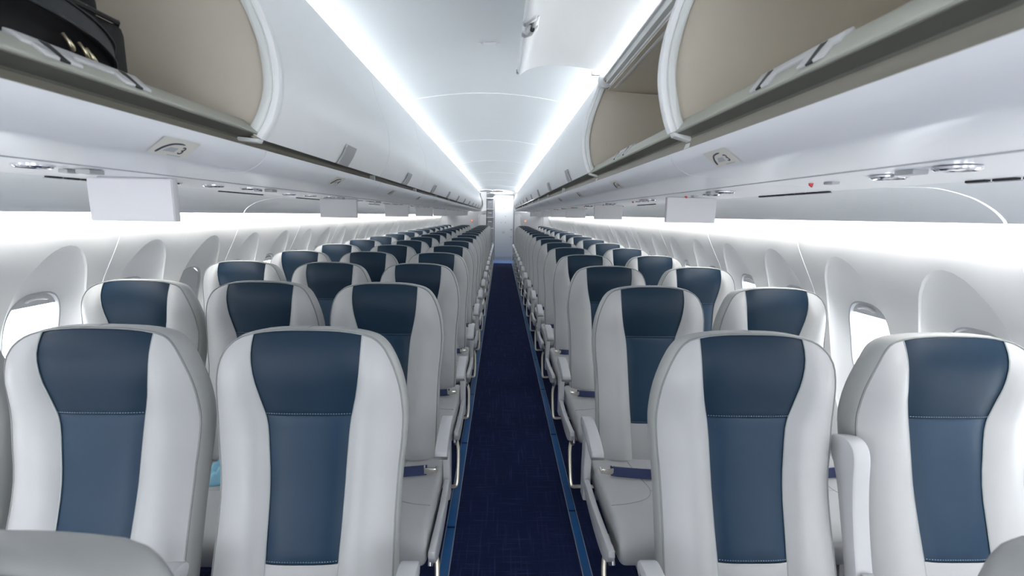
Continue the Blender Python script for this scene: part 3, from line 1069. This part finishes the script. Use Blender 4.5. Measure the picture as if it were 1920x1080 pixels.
LR = MB().tube(smooth_path([(0, -.22, .315), (0, -.15, .20), (0, -.08, .09), (0, -.05, .012)], 4), .014, 8).mesh('leg', M['frame_metal'], 40)
FT = MB().box(-.018, .018, -.58, -.02, .001, .016, .004).mesh('foot_rail', M['frame_metal'], 30)
LU = MB().tube([(-.258, -.60, .085), (.258, -.60, .085)], .009, 8).mesh('luggage_bar', M['bar_metal'], 40)


def lu_end(s):
    return MB().tube(smooth_path([(s*.255, -.47, .325), (s*.285, -.515, .26), (s*.290, -.565, .17), (s*.288, -.598, .105), (s*.278, -.602, .087), (s*.25, -.60, .085)], 5), .009, 8).mesh('luggage_bar_end', M['bar_metal'], 40)


def make_seat(kind, k):
    t = empty('airline_seat')
    b = link_mesh('backrest', BP['backrest'], t)
    for nm in ('side_gusset', 'piping', 'panel_piping', 'top_seam'):
        link_mesh(nm, BP[nm], b)
    hp = link_mesh('headrest_panel', BP['headrest_panel'], t)
    hp['label'] = 'navy leather headrest panel'
    bp = link_mesh('back_panel', BP['back_panel'], t)
    bp['label'] = 'navy leather centre panel'
    if k <= 3:
        link_mesh('stitching', BP['stitching'], bp)
    c = link_mesh('seat_cushion', CU, t)
    if kind in ('LA', 'RA'):
        c.scale = (1.045, 1, 1)
        c.location = (.011 if kind == 'LA' else -.011, 0, 0)
    link_mesh('cushion_seam', CS, c)
    if k <= 10:
        bl = link_mesh('seat_belt', BL, t)
        link_mesh('belt_fitting', BB, bl)
    link_mesh('seat_frame', FR, t)
    if kind in ('LA', 'LW', 'RA', 'RW'):
        lx = {'LA': .06, 'LW': .02, 'RA': -.06, 'RW': .02}[kind]
        link_mesh('leg', LG, t, (lx, 0, 0))
        link_mesh('leg', LR, t, (lx, 0, 0))
        link_mesh('foot_rail', FT, t, (lx, 0, 0))
    lb = link_mesh('luggage_bar', LU, t)

    def arm(x):
        a = link_mesh('armrest_cap', AC, t, (x, 0, 0))
        link_mesh('cap_trim', AT, a)
        link_mesh('armrest_post', AP, t, (x, 0, 0))
    if kind == 'LA':
        arm(.286)
        arm(-.2643)
        link_mesh('side_cover', SC, t, (.291, 0, 0))
        link_mesh('spreader', SP, t, (.279, 0, 0))
        link_mesh('luggage_bar_end', LUR, lb)
    if kind == 'LM':
        arm(-.2604)
    if kind == 'LW':
        arm(-.284)
    if kind == 'RA':
        arm(-.298)
        link_mesh('side_cover', SC, t, (-.303, 0, 0))
        link_mesh('spreader', SP, t, (-.286, 0, 0))
        link_mesh('luggage_bar_end', LUL, lb)
        ua = link_mesh('raised_armrest', UA, t, (.276, 0, 0))
        link_mesh('armrest_inset', UI, ua)
    if kind == 'RW':
        arm(.284)
    return t


LUR, LUL = lu_end(1), lu_end(-1)
SX = {'LA': -.493, 'LM': -1.0215, 'LW': -1.542, 'RA': .667, 'RW': 1.219}
NM = {'LA': 'left block aisle seat', 'LM': 'left block middle seat', 'LW': 'left block window seat', 'RA': 'right block aisle seat', 'RW': 'right block window seat'}
proto = {}
for k in range(0, 17):
    for kind in ('LA', 'RA', 'LM', 'LW', 'RW'):
        if k == 0 and kind in ('LM', 'LW', 'RW'):
            continue
        tier = 0 if k <= 3 else (1 if k <= 10 else 2)
        key = (kind, tier)
        if key not in proto:
            o = make_seat(kind, k)
            proto[key] = o
        else:
            o = copy_tree(proto[key])
        y = 1.144+.8*(k-1) if k else .338
        o.location = (SX[kind]+(0 if k else (-.02 if kind == 'LA' else .03)), y, 0)
        if k == 0:
            lab = 'light grey leather seat cut off at the bottom %s corner of the view' % ('left' if kind == 'LA' else 'right')
        elif k == 1:
            lab = 'grey and navy leather %s in the nearest full row' % NM[kind]
        elif k == 16:
            lab = 'grey and navy leather %s in the last row by the bulkhead' % NM[kind]
        else:
            lab = 'grey and navy leather %s, %s row counted from the nearest full one' % (NM[kind], ordinal(k))
        tag(o, lab, 'seat', 'seats of the %s block' % ('left' if kind[0] == 'L' else 'right'))

# ------------------------------------------------------------------ aft end: bulkheads, galley, door
BY = 13.9
bl = MB()
wl = [(XC-wall_off(z)-.02, z+E) for z in np.linspace(-1.46, .05, 14)]
bl.prism(wl+[(-1.5, E+.09), (-.84, E+.086), (-.60, E+.10), (-.43, E+.12), (-.43, .0)], BY, BY+.04, 'y')
o = tag(bl.build('wall_back_left', M['bulk'], ang=0), kind='structure')
br = MB()
wr = [(XC+wall_off(z)+.02, z+E) for z in np.linspace(-1.46, .05, 14)]
br.prism(wr+[(1.2, E+.09), (.69, E+.096), (.47, E+.10), (.41, E+.13), (.41, .0)], BY, BY+.04, 'y')
tag(br.build('wall_back_right', M['bulk'], ang=0), kind='structure')
# upper closure above the bins and the header over the passage
tag(MB().box(XC-1.9, -.43, BY, BY+.04, E+.10, 2.4).box(.41, XC+1.9, BY, BY+.04, E+.10, 2.4).build('wall_back_upper', M['white'], ang=0), kind='structure')
tag(MB().box(XC-1.9, -.48, BY+.04, 15.3, 0, .003).box(.43, XC+1.9, BY+.04, 15.3, 0, .003).build('floor_aft', M['bulk'], ang=0), kind='structure')
tag(MB().box(-.47, .43, BY-.05, 14.78, .001, .007).build('floor_galley', M['vinyl'], ang=0), kind='structure')
tag(MB().box(-.75, .62, 15.22, 15.3, 0, 2.4).build('wall_back', M['white'], ang=0), kind='structure')
tag(MB().box(.43, .47, BY+.04, 15.22, 0, 2.4).build('wall_aft_right', M['bulk'], ang=0), kind='structure')
tag(MB().box(-.80, -.76, BY+.04, 15.22, 0, 2.4).build('wall_aft_left', M['bulk'], ang=0), kind='structure')
# rounded pale panels with rails beside the passage
for nm, x0, x1 in (('left', -.66, -.44), ('right', .42, .62)):
    p = MB()
    xo, xi = (x0, x1) if nm == 'left' else (x1, x0)
    sgn = 1 if xi > xo else -1
    pts = [(xi, .02)]+[(xi, E+.03), (xo+sgn*.09, E+.03)]+[(xo+sgn*(.09-.09*math.sin(a)), E-.06+.09*math.cos(a)) for a in (.4, .8, 1.2, 1.57)]+[(xo, .02)]
    p.prism(pts, BY-.022, BY-.001, 'y', .004)
    t = p.build('bulkhead_panel', M['plastic'], None, 40)
    tag(t, 'pale rounded panel on the aft bulkhead %s of the passage' % nm, 'wall panel')
    MB().tube([(q[0], BY-.028, q[1]) for q in pts[1:]], .009, 8).build('edge_rail', M['frame_metal'], t, 40)
for x, z, nm in ((-.861, -.181, 'left'), (.750, -.174, 'right')):
    t = empty('call_light', (x, BY, E+z))
    tag(t, 'small red lamp with painted orange glow on the %s aft bulkhead' % nm, 'lamp')
    MB().disc((0, -.010, 0), .03, .009, 'y', 18).build('glow', M['orange'], t, 30)  # flat disc coloured as the glow around the lamp
    MB().disc((0, -.020, 0), .016, .012, 'y', 14).build('lens', M['lampred'], t, 30)
for sx, x in ((-1, -1.615), (1, 1.30)):
    MB().tube([(x+sx*.0, BY-.003, E-.02), (x, BY-.003, E-.2), (x, BY-.003, E-.9)], .006, 6).build('bulkhead_joint', M['line'], o if sx < 0 else bpy.data.objects['wall_back_right'], 0)
# lavatory door
DY = 14.8
d = tag(empty('door_1', (0, DY, 0)), kind='structure')
MB().box(-.185, .405, -.02, .02, .14, 2.075, .004).build('door_leaf', M['doorw'], d, 0)
MB().box(-.185, .405, -.02, .02, .005, .138, .003).build('vent_panel', M['doorw'], d, 0)
for q in range(18):
    MB().box(-.155+.030*q, -.146+.030*q, -.0225, -.0195, .03, .12).build('vent_slot', M['line'], d, 0)
MB().box(-.21, -.186, -.03, .03, 0, 2.10).box(.406, .428, -.03, .03, 0, 2.10).box(-.21, .428, -.03, .03, 2.077, 2.10).build('door_frame', M['bulk'], d, 0)
MB().box(.32, .38, -.034, -.018, .98, 1.02, .003).build('handle', M['frame_metal'], d, 0)
MB().disc((.345, -.022, .76), .02, .006, 'y', 14).build('lock', M['frame_metal'], d, 30)
MB().box(.06, .14, -.026, -.018, .87, .94, .003).build('door_plate', M['screen'], d, 0)
for x, z in ((.10, 1.65), (.16, 1.42), (.02, 1.22), (.16, 1.22)):
    MB().disc((x, -.022, z), .013, .004, 'y', 10).build('fixing', M['plastic_dk'], d, 0)
MB().box(-.22, .44, -.06, .03, 2.11, 2.16).build('header', M['white'], d, 0)
# galley carts and shelves left of the door
g = empty('galley_unit', (-.48, 14.45, 0))
tag(g, 'steel galley compartments left of the white aft door', 'galley')
for z in (.0, .55, 1.02, 1.36, 1.62, 1.95):
    MB().box(-.16, .262, -.06, .40, z, z+.03, .003).build('shelf', M['white'], g, 0)
MB().box(-.17, -.16, -.06, .40, 0, 2.0).build('side_panel', M['steel'], g, 0)
MB().box(-.16, .262, .38, .40, 0, 2.0).build('rear_panel', M['steel'], g, 0)
MB().box(.254, .272, -.09, -.06, 0, 2.02, .003).build('corner_post', M['doorw'], g, 0)
for z0, z1 in ((.035, .53), (.585, 1.0), (1.055, 1.33), (1.395, 1.6), (1.655, 1.93)):
    for x0, x1 in ((-.15, .04), (.055, .245)):
        f = MB().box(x0, x1, -.03, .36, z0, z1-.03, .004).build('galley_box', M['plastic_dk'] if z0 > 1 else M['steel'], g, 0)
        MB().box((x0+x1)/2-.05, (x0+x1)/2+.05, -.042, -.03, z1-.09, z1-.075, .002).build('box_latch', M['chrome'], f, 0)
# fill light added overhead to brighten the galley and aft door
t = MB().box(-.30, .36, 14.15, 14.55, 2.125, 2.135).build('aft_fill_light', M['aft'], None, 0)
tag(t, 'added white fill light overhead in front of the aft door', 'lamp')
# exit sign
t = empty('exit_sign', (-.085, 13.45, E+.672))
tag(t, 'small white exit sign with red letters at the aft ceiling', 'sign')
MB().box(-.15, .15, 0, .03, -.030, .030, .004).build('sign_box', M['screen'], t, 0)
me = text_mesh('EXIT', .062, M['red'], 'sign_text')
me.transform(Matrix.Rotation(math.pi/2, 4, 'X'))
link_mesh('sign_text', me, t, (0, -.001, 0))

# ------------------------------------------------------------------ loose things
# black suitcase in the left bin
t = empty('suitcase', (-.64, .85, E+.206))
tag(t, 'black soft suitcase lying in the open left overhead bin', 'suitcase')
MB().box(-.40, 0, -.86, 0, .003, .098, .016).build('case_body', M['black'], t, 40)
MB().box(-.39, -.012, -.83, -.035, .096, .135, .014).build('case_lid', M['black'], t, 40)
MB().box(-.38, -.03, -.80, -.075, .134, .21, .016).build('front_pocket', M['black'], t, 40)
for z in (.099, .006):
    MB().tube([(-.39, -.002, z), (-.014, -.002, z), (-.001, -.016, z), (-.001, -.84, z)], .004, 6).build('case_piping', M['blackpl'], t, 40)
hp = smooth_path([(.001, -.035, .030), (.012, -.050, .045), (.022, -.10, .062), (.026, -.18, .071), (.024, -.27, .070), (.012, -.34, .060), (.001, -.36, .050)], 5)
m = MB()
n = len(hp)
m.add([(x, y, z+dz) for dz in (-.012, .014) for x, y, z in hp]+[(x-.008, y, z+dz) for dz in (-.012, .014) for x, y, z in hp],
      [(i, i+1, n+i+1, n+i) for i in range(n-1)]+[(2*n+i, 3*n+i, 3*n+i+1, 2*n+i+1) for i in range(n-1)]+[(n+i, n+i+1, 3*n+i+1, 3*n+i) for i in range(n-1)]+[(i, 2*n+i, 2*n+i+1, i+1) for i in range(n-1)])
h = m.build('case_handle', M['blackpl'], t, 40)
for dz in (-.013, .015):
    MB().tube([(x+.001, y, z+dz) for x, y, z in hp], .0022, 6).build('handle_edge', M['blackpl'], h, 60)
for q, y in enumerate((-.125, -.10, -.088)):
    z = .034-.004*q
    MB().tube(smooth_path([(.006, y-.004, z+.008), (.011, y-.002, z-.002), (.009, y+.006, z-.012), (.007, y+.010, z-.006), (.006, y+.004, z+.002)], 3), .0022, 6).build('zip_pull', M['brass'], t, 40)

# blue film packet on the second-row middle seat
bm = bmesh.new()
bmesh.ops.create_icosphere(bm, subdivisions=4, radius=1)
for v in bm.verts:
    x, y, z = v.co
    h = max(0, 1-(abs(x)**1.3)*.55-(abs(y)**1.6)*.5)
    n_ = .16*math.sin(7*x+3*y)+.12*math.sin(11*y-5*x+2)+.08*math.sin(17*x+4)
    v.co = Vector((x*.062*(1+.12*math.sin(5*y)), y*.05*(1+.1*math.sin(4*x+1)), (max(z, -.15)+.15)*.058*h*(1+n_)))
o = MB().bm(bm).build('plastic_packet', M['bluefilm'], None, 60, (SX['LM']-.055, 1.64, .4372))
o.rotation_euler = (0, 0, .5)
tag(o, 'crumpled pale blue plastic packet on the second row left middle seat', 'packet')

# life vest pouch under the second-row left seats
t = empty('life_vest_pouch', (-.83, 1.42, .255))
tag(t, 'dark pouch with yellow and red flaps stowed under the left seats', 'pouch')
MB().box(-.10, .10, -.06, .10, 0, .075, .012).build('pouch_body', M['black'], t, 40)
MB().box(-.075, .02, -.066, -.058, .02, .062, .003).build('yellow_flap', M['yellow'], t, 0)
MB().box(.025, .08, -.067, -.058, .015, .066, .003).build('red_flap', M['red'], t, 0)
